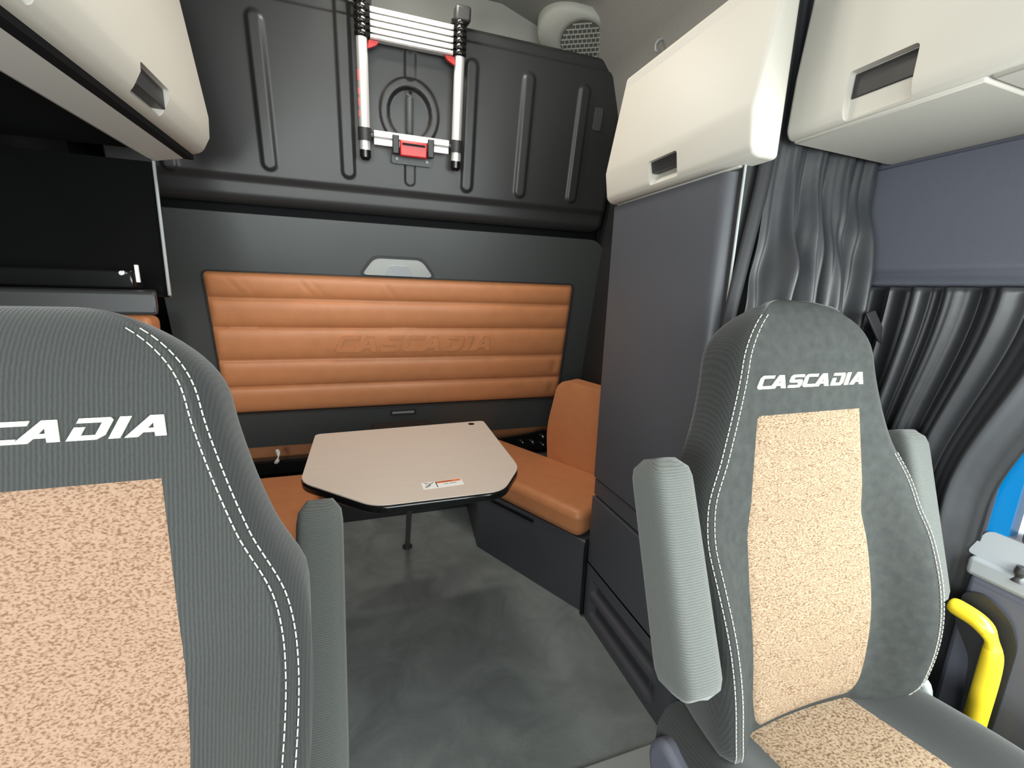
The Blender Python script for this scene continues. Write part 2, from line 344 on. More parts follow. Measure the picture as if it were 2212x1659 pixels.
def bunk(s, t):
    v = uB-.05 + t*(uT-uB+.07); r = .055
    dv = min(v-(uB-.05), uT+.02-v); ins = 0 if dv > r else r-math.sqrt(max(0, r*r-(r-max(dv, 0))**2))
    u = uL + s*(uR-ins-uL)
    d = .02
    for i, (rc, v0, v1) in enumerate(ribs):
        hw = .031
        vv = min(max(v, v0+hw), max(v0+hw, v1-hw)); q = math.hypot(u-rc, v-vv)
        d += .011*(1-ss(hw-.014, hw, q))
    if v > yl: d += -.008*ss(0, .006, v-yl)
    q = math.hypot((u-cx), (v-cy)*.93)
    d += .010*(ss(RAD+.006, RAD-.004, q) if False else (1-ss(RAD-.005, RAD+.003, q)))*1
    d -= .030*(1-ss(RAD-.036, RAD-.028, q))
    for w0, w1 in ((uv(885, 402, .02)[1], uv(885, 345, .02)[1]), (uv(885, 176, .02)[1], uv(885, 118, .02)[1])):
        q2 = math.hypot(u-cx-.002, v-min(max(v, w0+.022), w1)); d -= .006*(1-ss(.018, .024, q2))
    mid = ss(.015, .05, uB+.085-v); d -= .012*mid                     # step above the bottom edge
    eb = max(0, 1-(v-(uB-.05))/.05); d -= .055*(1-math.sqrt(max(0, 1-eb*eb)))
    er = max(0, 1-(uR-ins-u)/.045); d -= .05*(1-math.sqrt(max(0, 1-er*er)))
    et = max(0, 1-(uT+.02-v)/.02); d -= .04*(1-math.sqrt(max(0, 1-et*et)))
    return bp(u, v, d)
bs = G().grid(420, 190, bunk).make('bunk_panel', M['bunk'], ub_, angle=80)
smod = bs.modifiers.new('thick', 'SOLIDIFY'); smod.thickness = .006
G().tube([bp(cx, cy-RAD*.64, .002), bp(cx, cy-RAD*.60, .016), bp(cx, cy-RAD*.5, .020), bp(cx, cy+RAD*.5, .020), bp(cx, cy+RAD*.60, .016), bp(cx, cy+RAD*.64, .002)], [.010, .014, .015, .015, .014, .010]).make('recess_handle', M['bed'], ub_)
lu0, lv0 = uv(1302, 285, .02); lu1, lv1 = uv(1288, 232, .02)
G().plate([rrect(lu1-.005, lu1+.035, lv0, lv1, .008)], bp, .026, .0).make('side_latch', M['bed'], ub_, bevel=.004)
# shelf lip between the two beds, matt black to paint in the gap's shadow
struct(G().prism([(2.16, 1.44), (2.20, 1.60), (2.30, 1.62), (2.30, 1.42)], lambda y, z, x: (x, y, z), XL+.02, XR-.01).make('trim_3', M['deep'], bevel=.005))
# ------------------------------------------------------------------ telescopic ladder clipped to the bunk
LD = .075
lad = thing('telescopic_ladder', bp(uv(885, 330, LD)[0], uv(885, 330, LD)[1], LD), 'collapsed silver telescopic ladder hanging on the black upper bunk', 'ladder')
lx0, rx0 = uv(785, 200, LD)[0], uv(990, 200, LD)[0]
vtop = uv(990, 22, LD)[1]; vcol = uv(990, 124, LD)[1]; vcol2 = uv(785, 80, LD)[1]
vbot = uv(785, 345, LD)[1]; vfoot = uv(785, 322, LD)[1]; vrung = uv(885, 305, LD)[1]; vfootR = uv(988, 350, LD)[1]; vbotR = uv(988, 371, LD)[1]
vtl = vtop
vcol = (vcol+vcol2)/2; vfoot = (vfoot+vfootR)/2; vbot = (vbot+vbotR)/2
for xx in (lx0, rx0):
    st = G().tube([bp(xx, vfoot, LD), bp(xx, vcol+.01, LD)], .0205, 20).make('stile', M['alu'], lad)
    G().tube([bp(xx, vbot, LD), bp(xx, vbot+.012, LD), bp(xx, vfoot, LD)], [.012, .0215, .0215], 20).make('foot', M['gloss'], st)
    G().tube([bp(xx, vrung-.02, LD), bp(xx, vrung+.026, LD)], .0255, 20).make('rung_collar', M['black'], st)
    if xx == lx0:
        for q0, q1 in ((.62, .72), (.50, .56), (.40, .47), (.30, .36)):
            G().obox(bp(xx-.0185, vfoot+(vcol-vfoot)*(q0+q1)/2, LD+.010), (.0015, 0, 0), BV*(vcol-vfoot)*(q1-q0)/2, BN*.005).make('red_marking', M['red'], st)
    top = G()
    for k in range(6):
        a = vcol + (vtop-.03-vcol)*k/6; b = vcol + (vtop-.03-vcol)*(k+1)/6
        top.tube([bp(xx, a, LD), bp(xx, a+.006, LD), bp(xx, b-.006, LD), bp(xx, b, LD)], [.022, .0255, .0255, .022], 18)
        sx = .028 if xx == lx0 else -.028
        top.obox(bp(xx+sx, (a+b)/2, LD+.005), (.010, 0, 0), BV*(b-a)*.32, BN*.012)
    top.make('collar_stack', M['gloss'], st)
    G().obox(bp(xx+(.005 if xx > .2 else -.005), vtop-.012, LD-.005), (.030, 0, 0), BV*.026, BN*.03).make('top_cap', M['black'], st, bevel=.01, seg=3)
n = 5
for k in range(n):
    a = vcol-.004 + (vtop-.045-vcol)*k/n; b = vcol-.004 + (vtop-.045-vcol)*(k+1)/n-.004; h = (b-a)/2
    pr = [(-.022, -h), (.014, -h), (.022, -h*.35), (.018, 0), (.022, h*.35), (.014, h), (-.022, h)]
    G().prism(pr, lambda d, v, u, c=(a+b)/2: bp(u, c+v, LD+.004+d), lx0+.030, rx0-.030).make('rung', M['alu'], lad, bevel=.002)
pr = [(-.02, -.030), (.012, -.030), (.012, -.006), (.022, -.002), (.022, .016), (.012, .022), (-.02, .022)]
G().prism(pr, lambda d, v, u: bp(u, vrung+v, LD+d), lx0+.034, rx0-.034).make('rung', M['alu'], lad, bevel=.002)
G().tube([bp(lx0+.01, vrung, LD), bp(rx0-.01, vrung, LD)], .011).make('rung_spigot', M['black'], lad)
for sgn, xx in ((1, lx0), (-1, rx0)):
    G().plate([rpoly([(xx+sgn*.020, vcol-.034), (xx+sgn*.024, vcol-.006), (xx+sgn*.062, vcol-.006), (xx+sgn*.050, vcol-.020)][::sgn], .006)], bp, LD+.016, LD-.005).make('release_tab', M['red'], lad, bevel=.003)
bk = thing('ladder_bracket', bp(cx, uv(890, 352, .05)[1], .02), 'black bracket with red latch holding the bottom rung of the ladder', 'bracket')
b0, b1 = uv(850, 350, .05), uv(930, 305, .05)
bm_ = (b0[0]+b1[0])/2
G().plate([rrect(bm_-.083, bm_+.083, b0[1]-.004, b0[1]+.045, .008)], bp, .05, .012).make('base_plate', M['bed'], bk, bevel=.003)
for sg in (-1, 1):
    G().obox(bp(bm_+sg*.070, b0[1]+.062, .088), (.013, 0, 0), BV*.034, BN*.026).make('cheek', M['black'], bk, bevel=.004)
    G().tube([bp(bm_+sg*.062, b0[1]+.014, .05), bp(bm_+sg*.062, b0[1]+.014, .054)], .008).make('screw', M['gloss'], bk, bevel=.001)
lt = G().obox(bp(bm_, b0[1]+.050, .100), (.054, 0, 0), BV*.028, BN*.018).make('latch', M['red'], bk, bevel=.006, seg=3)
G().obox(bp(bm_, b0[1]+.066, .119), (.045, 0, 0), BV*.004, BN*.001).make('latch_slot', M['deep'], lt)

# ------------------------------------------------------------------ speaker and hook in the roof corner
spn = np.array([-.20, -.36, -.90]); spn /= np.linalg.norm(spn); spu = np.cross(spn, [0, 0, 1]); spu /= np.linalg.norm(spu); spv = np.cross(spu, spn)
spc = CAM + (on(1258, 92, (0, 1, 0), 1.97)-CAM)
def spf(a, r, d): return tuple(spc + r*(math.cos(a)*-spu + math.sin(a)*spv) + d*spn)
sk = thing('roof_speaker', tuple(spc), 'round mesh speaker in a grey pod at the roof corner above the upper bunk', 'speaker')
def pod(s, t):
    a = s*2*math.pi; R = [.095, .097, .113, .124, .131, .135][int(round(t*5))]; d = [.0, .004, .004, -.003, -.025, -.12][int(round(t*5))]
    st = 1 + .55*max(0, math.cos(a-math.pi+.35))**2*(t > .4)
    return spf(a, R*st, d)
G().grid(49, 6, pod).make('pod_housing', M['cove'], sk, angle=70)
gg = G().grid(33, 3, lambda s, t: spf(s*2*math.pi, .001+.095*t, .004-.003*t)); gg.make('grille', M['grille'], sk)
gm = G()
for i in range(-4, 5):
    y = i*.021; L_ = math.sqrt(max(0, .093**2-y*y))
    gm.obox(spc + y*spv + .0055*spn, spu*L_, spv*.0022, spn*.0014); 
    for j in range(-5, 6):
        x = j*.019+(.0095 if i % 2 else 0)
        if x*x+(y+.01)**2 < .0075: gm.obox(spc + x*spu + (y+.0105)*spv + .0055*spn, spu*.002, spv*.0085, spn*.0012)
gm.make('grille_mesh', M['cove'], sk, smooth=False)
hkp = on(1421, 92, (1, 0, 0), 1.10)
hk = thing('coat_hook', tuple(hkp), 'small clear coat hook on the sloping roof above the long cream overhead cabinet', 'hook')
G().obox(hkp+np.array([.03, 0, .03]), (.012, 0, -.012), (0, .018, 0), (.004, 0, .004)).make('hook_base', M['cove'], hk, bevel=.003)
G().tube([hkp+np.array([.03, 0, .02]), hkp+np.array([.0, 0, .01]), hkp+np.array([-.012, 0, -.012]), hkp+np.array([-.006, 0, -.03]), hkp+np.array([.006, 0, -.03])], .006).make('hook_arm', M['pale'], hk, sub=1)
# ------------------------------------------------------------------ overhead cabinets (door profile in x,z swept along y)
def xz(sx, x0=0): return lambda x, z, y: (x, y, z)
def overhead(name, label, door, body, y0, y1, group):
    t = thing(name, (body[0][0], (y0+y1)/2, min(p[1] for p in body)), label, 'cabinet', group)
    b = G().prism(body, lambda x, z, y: (x, y, z), y0+.062, y1-.008).make('cabinet_body', M['creamgrey'], t, bevel=.006)
    d = G().prism(door, lambda x, z, y: (x, y, z), y0, y1).make('door', M['cream'], t, bevel=.014, seg=4)
    return t, b, d
def pocket(t, door, yc, wy, prof, plate, latch_dx, mname='door_handle'):
    """prof: pocket section in x,z; plate: black latch plate section at its top"""
    g = G(); n = len(prof)
    carve(door, g.prism(prof, lambda x, z, y: (x, y, z), yc-wy, yc+wy))
    return G().prism(plate, lambda x, z, y: (x, y, z), yc-wy+.001, yc+wy-.001).make(mname, M['black'], door, bevel=.002)
# right rear
yf, yb_ = .755, 1.325
dR = [(.772, 1.535), (.756, 1.548), (.745, 1.622), (.748, 1.64), (.797, 1.905), (.83, 1.905), (.83, 1.535)]
bR = [(.79, 1.531), (.79, 1.89), (.82, 1.902), (1.20, 2.03), (1.20, 1.531)]
t, b, d = overhead('overhead_cabinet', 'cream overhead cabinet above the dark wardrobe, small black latch low on its door', dR, bR, yf, yb_, None)
h0, h1 = X(1403, 352, .752), X(1462, 352, .752); yc = (h0[1]+h1[1])/2; wy = abs(h0[1]-h1[1])/2
zt, zm, zb = X(1433, 337, .75)[2], X(1433, 364, .757)[2], X(1433, 393, .763)[2]
pocket(t, d, yc, wy, [(.70, zt), (.785, zt), (.785, zm), (.761, zb), (.70, zb-.01)], [(.7555, zt-.001), (.783, zt-.001), (.783, zm), (.762, zm)], 0)
# right front, above the door
dF = [(.878, 1.582), (.868, 1.600), (.872, 1.70), (.890, 1.86), (.90, 2.02), (.93, 2.02), (.93, 1.582)]
bF = [(.885, 1.577), (.90, 2.00), (1.205, 2.06), (1.205, 1.572), (1.18, 1.570)]
t, b, d = overhead('overhead_cabinet', 'cream overhead cabinet above the right door, with the widest black latch', dF, bF, .400, .785, None)
b.data.materials[0] = M['cream']
h0, h1 = X(1832, 200, .876), X(1990, 110, .876); yc = (h0[1]+h1[1])/2; wy = abs(h0[1]-h1[1])/2
zt, zm, zb = X(1910, 128, .878)[2], X(1910, 182, .874)[2], X(1910, 243, .870)[2]
pocket(t, d, yc, wy, [(.80, zt), (.918, zt), (.918, zm), (.870, zb), (.80, zb-.004)], [(.886, zt-.001), (.915, zt-.001), (.915, zm), (.884, zm)], 0)
nd = G().prism(dF, lambda x, z, y: (x, y, z), .10, .393).make('door', M['cream'], t, bevel=.014, seg=4)
G().prism(bF, lambda x, z, y: (x, y, z), .05, .461).make('cabinet_body', M['cream'], t, bevel=.006)
# left, above the dark shelf
dL = [(-.502, 1.644), (-.47, 1.655), (-.447, 1.70), (-.444, 1.76), (-.492, 2.10), (-.53, 2.10), (-.53, 1.644)]
bL = [(-.505, 1.634), (-.612, 1.612), (-.625, 1.625), (-.625, 2.16), (-.52, 2.16)]
t, b, d = overhead('overhead_cabinet', 'cream overhead cabinet above the black shelf behind the seat with the cropped lettering', dL, bL, .50, 1.77, None)
b.data.materials[0] = M['creamgrey']
G().prism([(-.4985, 1.630), (-.4985, 1.646), (-.53, 1.650), (-.53, 1.630)], lambda x, z, y: (x, y, z), .53, 1.763).make('door_gap_shade', M['deep'], b)  # black strip added to draw the shaded gap between door and body
h0, h1 = X(302, 165, -.45), X(363, 212, -.45); yc = (h0[1]+h1[1])/2; wy = abs(h0[1]-h1[1])/2
zt = X(332, 165, -.45)[2]; zm = X(332, 208, -.45)[2]; zb = X(325, 243, -.45)[2]
hd = pocket(t, d, yc, wy, [(-.40, zt), (-.49, zt), (-.49, zm), (-.447, zb), (-.40, zb)], [(-.458, zt-.001), (-.488, zt-.001), (-.488, zm), (-.458, zm)], 0)
h2 = X(45, 15, -.45)
pocket(t, d, h2[1]-.02, wy*1.1, [(-.40, zt), (-.49, zt), (-.49, zm), (-.447, zb), (-.40, zb)], [(-.458, zt-.001), (-.488, zt-.001), (-.488, zm), (-.458, zm)], 0)

# ------------------------------------------------------------------ wardrobe on the right
wf, wb, wx = .828, 1.312, .78
wd = thing('wardrobe', (wx+.2, (wf+wb)/2, 0), 'tall charcoal wardrobe between the tan corner bench and the seat with the full lettering', 'wardrobe')
def wprof(x0, r): return rrect(x0, 1.205, wf, wb, [r, .002, .002, .004], 6)
f3 = lambda u, v, d: (u, v, d)
z1, z2, z3 = X(1280, 1030, wx)[2], X(1280, 1069, wx)[2], X(1269, 1214, wx)[2]
G().prism(wprof(wx, .032), f3, z1+.006, 1.528).make('upper_door', M['cab'], wd, bevel=.003)
G().prism(wprof(wx+.006, .03), f3, z2+.005, z1-.002).make('middle_band', M['cab'], wd, bevel=.003)
G().prism(wprof(wx, .032), f3, z3+.006, z2-.003).make('drawer', M['cab'], wd, bevel=.003)
G().prism(wprof(wx+.02, .03), f3, .001, 1.527).make('carcass', M['deep'], wd)
# bottom panel with two long pressed ribs, its front edge coming forward at the foot
def foot(s, t):
    y = wb - s*(wb-wf+.03-.02*t); z = .002+t*(z3-.002)
    x = wx
    for zc, hw in ((z3*.66, .030), (z3*.30, .035)):
        ya = max(0, min(1, (y-.86)/.06))*max(0, min(1, (wb-.035-y)/.02)); k = ss(hw+.016, hw, abs(z-zc)) if False else 1-ss(hw-.014, hw+.004, abs(z-zc))
        x += .020*k*(ya*ya*(3-2*ya))
    e = max(0, 1-(y-(wf-.03+.02*t))/.03); x += .03*(1-math.sqrt(max(0, 1-e*e)))
    return (x, y, z)
fp = G().grid(90, 50, foot).make('foot_panel', M['cab'], wd, angle=80)
G().tube([(wx-.006, wb+.004, .01), (wx-.006, wb+.004, .30), (wx-.002, wb+.002, .33)], .009).make('corner_trim', M['gloss'], wd)
struct(G().box(.80, 1.205, wf-.016, wf-.001, .55, 1.60).make('trim_4', M['black'], bevel=.003))
struct(G().tube([(.800, wf-.017, .55), (.800, wf-.017, 1.58)], .003).make('trim_5', M['sill']))

f3 = lambda u, v, d: (u, v, d)
# ------------------------------------------------------------------ black shelf unit on the left
sh = thing('shelf_unit', (-.75, 1.5, 1.18), 'black open shelf unit under the left cream overhead cabinet', 'shelf')
G().plate([[(-.598, 1.606), (-.955, 1.606), (-.955, 1.2), (-.555, 1.2)]], lambda x, z, d: (x, 1.60+(z-1.2)*.33+d, z), 0, .02).make('back_panel', M['gloss'], sh)
G().box(-.965, -.63, .25, 1.76, 1.645, 1.665).make('top_panel', M['deep'], sh)
G().tube([(-.596, 1.729, 1.606), (-.552, 1.592, 1.205)], .0045).make('edge_trim', M['sill'], sh)
ye = 1.30; xe = Y(337, 638, ye)[0]
zs = Y(150, 628, ye)[2]; zs2 = Y(150, 668, ye)[2]
G().prism([(-.955, ye), (xe, ye), (-.585, 1.595), (-.955, 1.595)], f3, zs2-.012, zs+.002).make('shelf_board', M['black'], sh, bevel=.008, seg=3)
G().box(-.955, -.60, 1.50, 1.56, zs+.004, zs+.055).make('bracket_rail', M['gloss'], sh, bevel=.006)
c = Y(297, 590, 1.50); G().box(c[0]-.004, c[0]+.004, 1.495, 1.503, c[2]-.025, c[2]+.022).make('latch_edge', M['white'], sh, bevel=.001)
c = Y(265, 590, 1.50); G().tube([(c[0], 1.492, c[2]), (c[0], 1.503, c[2])], .008).make('rivet', M['steel'], sh, bevel=.002)

# ------------------------------------------------------------------ corner bench on the right (diagonal front)
P0, P1 = np.array([.49, 1.89]), np.array([.78, 1.335]); bd = (P1-P0)/np.linalg.norm(P1-P0); bn = np.array([-bd[1], bd[0]])
bn = bn if bn[0] > 0 else -bn
rb = thing('dinette_bench', (.85, 1.75, 0), 'corner bench with tan seat and back cushions beside the charcoal wardrobe', 'bench')
G().prism([(.53, 2.29), (.49, 1.89), (.78, 1.337), (1.20, 1.337), (1.20, 2.29)], f3, .002, .31).make('bench_base', M['cab'], rb, bevel=.006)
def along(a, b_, z): q = P0+bd*a+bn*b_; return (q[0], q[1], z)
Lb = np.linalg.norm(P1-P0)
G().prism(rpoly([(.05, -.004), (.36, -.004), (.36, .01), (.05, .01)], .004), lambda a, z, d: along(a, d, z+.285), -.004, .002).make('lid_gap', M['deep'], rb)
cush = rpoly([(-.36, .0), (Lb-.02, -.015), (Lb-.02, .23), (Lb-.1, .37), (-.36, .37)], [.05, .05, .05, .05, .05])
G().prism(cush, lambda a, b_, z: along(a, b_, z), .312, .425).make('seat_cushion', M['orange'], rb, bevel=.032, seg=5)
pc = bn@P0 + .352
def bk3(px, py): 
    p = on(px, py, (bn[0], bn[1], .10), pc+.10*.42-.0); q = p[:2]-P0; return float(q@bd), p[2]
lw, rw = bk3(1187, 985), bk3(1296, 1020); tl, tr = bk3(1212, 822), bk3(1290, 822)
ol = rpoly([(lw[0]-.015, .40), (lw[0]+.42, .40), (lw[0]+.42, tl[1]-.02), (tl[0]+.02, tl[1]+.004), (tl[0]-.025, tl[1]-.03), (lw[0]-.018, .58)], [.02, .02, .03, .05, .04, .1], 6)
G().plate([ol], lambda a, z, d: along(a, .352+.10*(z-.42)*-1+d, z), 0, .09).make('back_cushion', M['orange'], rb, bevel=.022, seg=5)
# left bench, mostly hidden by the seat in front of it
xo = Y(322, 680, 1.93)[0]
lb = thing('dinette_bench', (-.5, 1.8, 0), 'tan cushioned bench seen between the left armrest and the table', 'bench')
G().box(-.95, -.24, 1.32, 2.29, .002, .29).make('bench_base', M['cab'], lb, bevel=.006)
G().prism(rrect(-.93, -.20, 1.30, 2.02, .05), f3, .292, .425).make('seat_cushion', M['orange'], lb, bevel=.03, seg=5)
G().prism(rpoly([(-.95, .40), (xo-.06, .40), (xo-.02, .62), (xo, 1.12), (-.95, 1.12)], .03), lambda x, z, y: (x, y, z), 1.93, 2.03).make('back_cushion', M['orange'], lb, bevel=.03, seg=5)

# ------------------------------------------------------------------ things behind and under the table
rail = thing('bunk_rail', (.2, 2.36, .3), 'black steel bed rail with shiny hinge bolts below the folded bed', 'rail')
G().box(-.90, 1.16, 2.30, 2.36, .31, .385).make('rail_bar', M['gloss'], rail, bevel=.008)
zz = lambda px, py, y=2.24: Y(px, py, y)
hb_ = zz(1165, 948)
G().plate([rpoly([(hb_[0]-.30, hb_[2]-.03), (hb_[0]+.04, hb_[2]-.075), (hb_[0]+.05, hb_[2]+.05), (hb_[0]-.06, hb_[2]+.03), (hb_[0]-.30, hb_[2]+.01)], .02)], lambda x, z, d: (x, 2.25+d, z), 0, .02).make('hinge_bracket', M['gloss'], rail, bevel=.004)
for px, py, r in ((1150, 955, .012), (1172, 943, .012), (1172, 960, .009), (1128, 955, .007)):
    q = zz(px, py); G().tube([(q[0], 2.225, q[2]), (q[0], 2.252, q[2])], [r*.7, r]).make('bolt', M['steel'], rail, bevel=.002)
struct(G().box(-.90, 1.19, 2.40, 2.47, .30, .54).make('trim_6', M['orange'], bevel=.01))
struct(G().box(-.24, .53, 2.30, 2.34, .0, .44).make('wall_footwell', M['black'], bevel=.004)).name = 'wall_rear'
q = Y(600, 985, 2.30)
hk2 = thing('wire_hook', (q[0], 2.30, q[2]), 'small white plastic hook on the rail below the bed, left of the table', 'hook')
G().tube([(q[0]-.005, 2.31, q[2]+.03), (q[0]+.012, 2.27, q[2]+.025), (q[0]+.008, 2.265, q[2]-.015), (q[0]-.012, 2.275, q[2]-.028)], [.010, .013, .014, .008]).make('hook_body', M['white'], hk2, sub=1)
# ------------------------------------------------------------------ dinette table
TZ = .74
tp = [Z(*p, TZ)[:2] for p in ((680, 938), (1047, 907), (1128, 1018), (1100, 1052), (800, 1092), (653, 1033))]
tb = thing('dinette_table', (.14, 1.5, 0), 'clipped-corner fold-out table with a brushed beige top and a warning sticker', 'table')
ax0, ax1 = (tp[0][0]+tp[5][0])/2-.002, (tp[1][0]+tp[2][0])/2; ya_ = 1.60; yn = 1.0
top_o = rpoly([(-.176, 1.585), (.437, 1.615), (.420, 1.135), (.330, 1.000), (.005, 1.000), (-.176, 1.185)], [.02, .02, .04, .04, .04, .04])
tt = G().prism(top_o, f3, TZ-.003, TZ).make('tabletop', M['table'], tb)
G().prism([(x*1.006-.001, (y-1.3)*1.006+1.3) for x, y in top_o], f3, TZ-.026, TZ-.0035).make('edge_band', M['gloss'], tb, bevel=.006, seg=3)
q = Z(1018, 916, TZ); G().prism([(q[0]+.012*math.cos(a), q[1]+.012*math.sin(a)) for a in (k*math.pi/10 for k in range(20))], f3, TZ-.002, TZ+.0012).make('table_plug', M['deep'], tt)
G().tube([(.16, 1.975, .0), (.15, 1.60, .55), (.15, 1.50, .712)], .012).make('leg', M['bed'], tb)
G().tube([(.16, 1.975, 0), (.16, 1.975, .012)], .024).make('leg_foot', M['black'], tb, bevel=.004)
br = G(); br.obox((.125, 1.66, .722), (.115, 0, 0), (0, .05, 0), (0, 0, .010))
br.make('mount_bracket', M['deep'], tb, bevel=.008)
# warning sticker: white label, pictogram, orange header, two lines
s0 = Z(915, 1058, TZ); s1 = Z(1003, 1046, TZ); su = (s1-s0)[:2]; Ls = np.linalg.norm(su); su /= Ls; sv = np.array([-su[1], su[0]]); Hs = Ls*.36
def sk_(u, v, d): q = s0[:2]+su*u*Ls+sv*v*Hs; return (q[0], q[1], TZ+d)
st = G().plate([rrect(0, 1, 0, 1, [.05, .05, .05, .05])], sk_, .0002, .0008).make('warning_sticker', M['white'], tt)
G().plate([rrect(.35, .97, .66, .92, .01)], sk_, .0008, .0011).make('sticker_header', M['orangeink'], st)
def txt(word, u0, v0, hgt, wid, m, name, par):
    cu = bpy.data.curves.new('t', 'FONT'); cu.body = word; cu.size = 1; o = bpy.data.objects.new('t', cu); C.objects.link(o)
    bpy.context.view_layer.update(); me = bpy.data.meshes.new_from_object(o.evaluated_get(bpy.context.evaluated_depsgraph_get()))
    vs = np.array([v.co[:] for v in me.vertices]); fs = [tuple(p.vertices) for p in me.polygons]; bpy.data.objects.remove(o)
    mn, mx = vs.min(0), vs.max(0); vs = (vs-mn)/(np.maximum(mx-mn, 1e-6))
    mk(name, [sk_(u0+v[0]*wid, v0+v[1]*hgt, .0013) for v in vs], fs, m, par, smooth=False)
txt('WARNING', .39, .69, .2, .36, M['ink'], 'sticker_text', st)
tl_ = G()
for u0, u1 in ((.53, .64), (.67, .84)): tl_.plate([rrect(u0, u1, .38, .48, .01)], sk_, .0008, .0011)
tl_.make('sticker_print', M['sill'], st, smooth=False)
pg = G()
for a, b_ in (((.06, .18), (.19, .44)), ((.08, .48), (.19, .44)), ((.19, .44), (.2, .66)), ((.2, .66), (.08, .9)), ((.2, .66), (.30, .88)), ((.35, .05), (.35, .95))):
    a3, b3 = np.array(sk_(*a, .001)), np.array(sk_(*b_, .001)); dv = (b3-a3)/2; nv = np.array([-dv[1], dv[0], 0]); nv = nv/np.linalg.norm(nv)*.0011
    pg.obox((a3+b3)/2, dv, nv, (0, 0, .0002))
pg.make('pictogram', M['ink'], st, smooth=False)

# ------------------------------------------------------------------ right side of the cab: wall, pillar, door
struct(G().box(1.205, 1.245, .455, .90, -.06, 2.1).make('wall_side', M['wall'], smooth=False)).name = 'wall_right'
struct(G().box(1.206, 1.24,   .424, .456, .62, 1.6).make('trim_7', M['blue']))
door = G().prism([(1.215, -.10), (1.175, -.06), (1.168, .60), (1.178, .70), (1.22, .735), (1.30, .735), (1.30, -.10)], lambda x, z, y: (x, y, z), -.45, .452).make('door_1', M['door'], bevel=.01, seg=3); struct(door)
cap = G().plate([rpoly([(.470, .742), (.452, .800), (.30, .800), (.20, .742)], .012)], lambda y, z, d: (1.19+d-(z-.742)*-.2, y, z), 0, .06).make('sill_cap', M['pale'], door, bevel=.012, seg=4)
G().prism([(1.178, .700), (1.178, .742), (1.30, .742), (1.30, .700)], lambda x, z, y: (x, y, z), -.45, .462).make('sill_ledge', M['pale'], door, bevel=.01, seg=3)
q = X(2198, 1240, 1.175)
G().tube([(1.185, q[1], q[2]-.018), (1.185, q[1], q[2]-.008), (1.183, q[1], q[2]+.002), (1.183, q[1], q[2]+.014)], [.012, .006, .009, .007]).make('lock_knob', M['black'], door, bevel=.001)
struct(G().prism([(1.20, .80), (1.20, 2.0), (1.26, 2.0), (1.26, .80)], lambda x, z, y: (x, y, z), .33, .405).make('trim_8', M['door'], bevel=.006))
hx = 1.125
hpts = [X(px, py, hx) for px, py in ((2048, 1300), (2078, 1318), (2112, 1338), (2138, 1366), (2147, 1400), (2140, 1438), (2122, 1500), (2098, 1580), (2085, 1640))]
gh = thing('grab_handle', tuple(hpts[-1]), 'bright yellow bent grab handle on the dark door panel', 'handle')
G().tube(hpts, .0175, 16).make('handle_bar', M['yellow'], gh, sub=2)
gp = [X(px, py, 1.167) for px, py in ((2085, 1275), (2130, 1285), (2185, 1340), (2200, 1400), (2150, 1560), (2120, 1640), (2060, 1640), (2075, 1540), (2095, 1420), (2060, 1330))]
G().plate([rpoly([(p[1], p[2]) for p in gp], .02)], lambda y, z, d: (1.167-d, y, z), -.004, .002).make('handle_recess', M['black'], gh)

# ------------------------------------------------------------------ curtains
def fold(x, k, a, ph=0, sh=.25): 
    w = math.sin(k*x+ph); return a*(w + sh*math.sin(2.3*k*x+1.7*ph+.8) + .5*sh*math.sin(4.1*k*x+ph))
cu = thing('privacy_curtain', (1.0, .77, 1.63), 'dark gathered curtain hanging between the two cream overhead cabinets', 'curtain')
def cf(s, t):                                                        # t 0 bottom .. 1 top
    z = .62 + t*1.36
    x0 = .822 + .04*ss(.35, .78, t); x1 = 1.19 - .02*t
    tw = .10*math.sin(3.1*t+1.)*(1-t*.4)
    u = s + .035*math.sin(7*t+5*s)*(1-abs(2*s-1))
    am = .024*(1-.62*ss(.5, .68, t))
    y = .765 + .032*ss(.5, .68, t) + fold(u*(x1-x0)/.36, 27, am, tw*12) - .02*math.sin(5*t)*s*(1-ss(.45, .6, t))
    y += .010*math.sin(17*t+9*s)*math.sin(6*s+3)*(1-ss(.7, 1, t)) + .006*math.sin(31*t-14*s)*ss(.75, .4, t) if False else .010*math.sin(17*t+9*s)*math.sin(6*s+3)*(1-ss(.5, .66, t))
    y += .007*math.sin(23*t+7*s+2*math.sin(9*s))*math.sin(14*s+4*t)*(1-ss(.5, .66, t))
    y += .012*math.exp(-((t-.50-.10*s)/.035)**2)*math.sin(19*s+1)
    return (x0+s*(x1-x0), max(min(y, .808), .7885-.19*(1-ss(.52, .68, t))), z)
G().grid(180, 110, cf).make('curtain_fabric', M['vinyl'], cu, angle=80).modifiers.new('thick', 'SOLIDIFY').thickness = .002
def hm(s, t): 
    z = .62+t*1.36; x = .785+.05*ss(.35, .8, t)+s*.042; return (x, .806-.012*math.sin(s*3.1)-.006*math.sin(9*t+2), z)
G().grid(8, 60, hm).make('leading_hem', M['hem'], cu, angle=80).modifiers.new('thick', 'SOLIDIFY').thickness = .003
sp_ = [np.array(p) for p in (on(1880, 675, (0, 1, 0), .70), on(1895, 710, (0, 1, 0), .69), on(1915, 755, (0, 1, 0), .69), on(1938, 800, (0, 1, 0), .70))]
g = G()
for a, b_ in zip(sp_, sp_[1:]): g.obox((a+b_)/2, (b_-a)/2*1.1, np.array([.014, 0, .004]), (0, .003, 0))
g.make('tie_strap', M['hem'], cu, bevel=.002)
wc = thing('window_curtain', (1.19, .6, 1.29), 'dark pleated curtain drawn across the side window behind the seat with the full lettering', 'curtain')
zt_ = X(2060, 622, 1.195)[2]
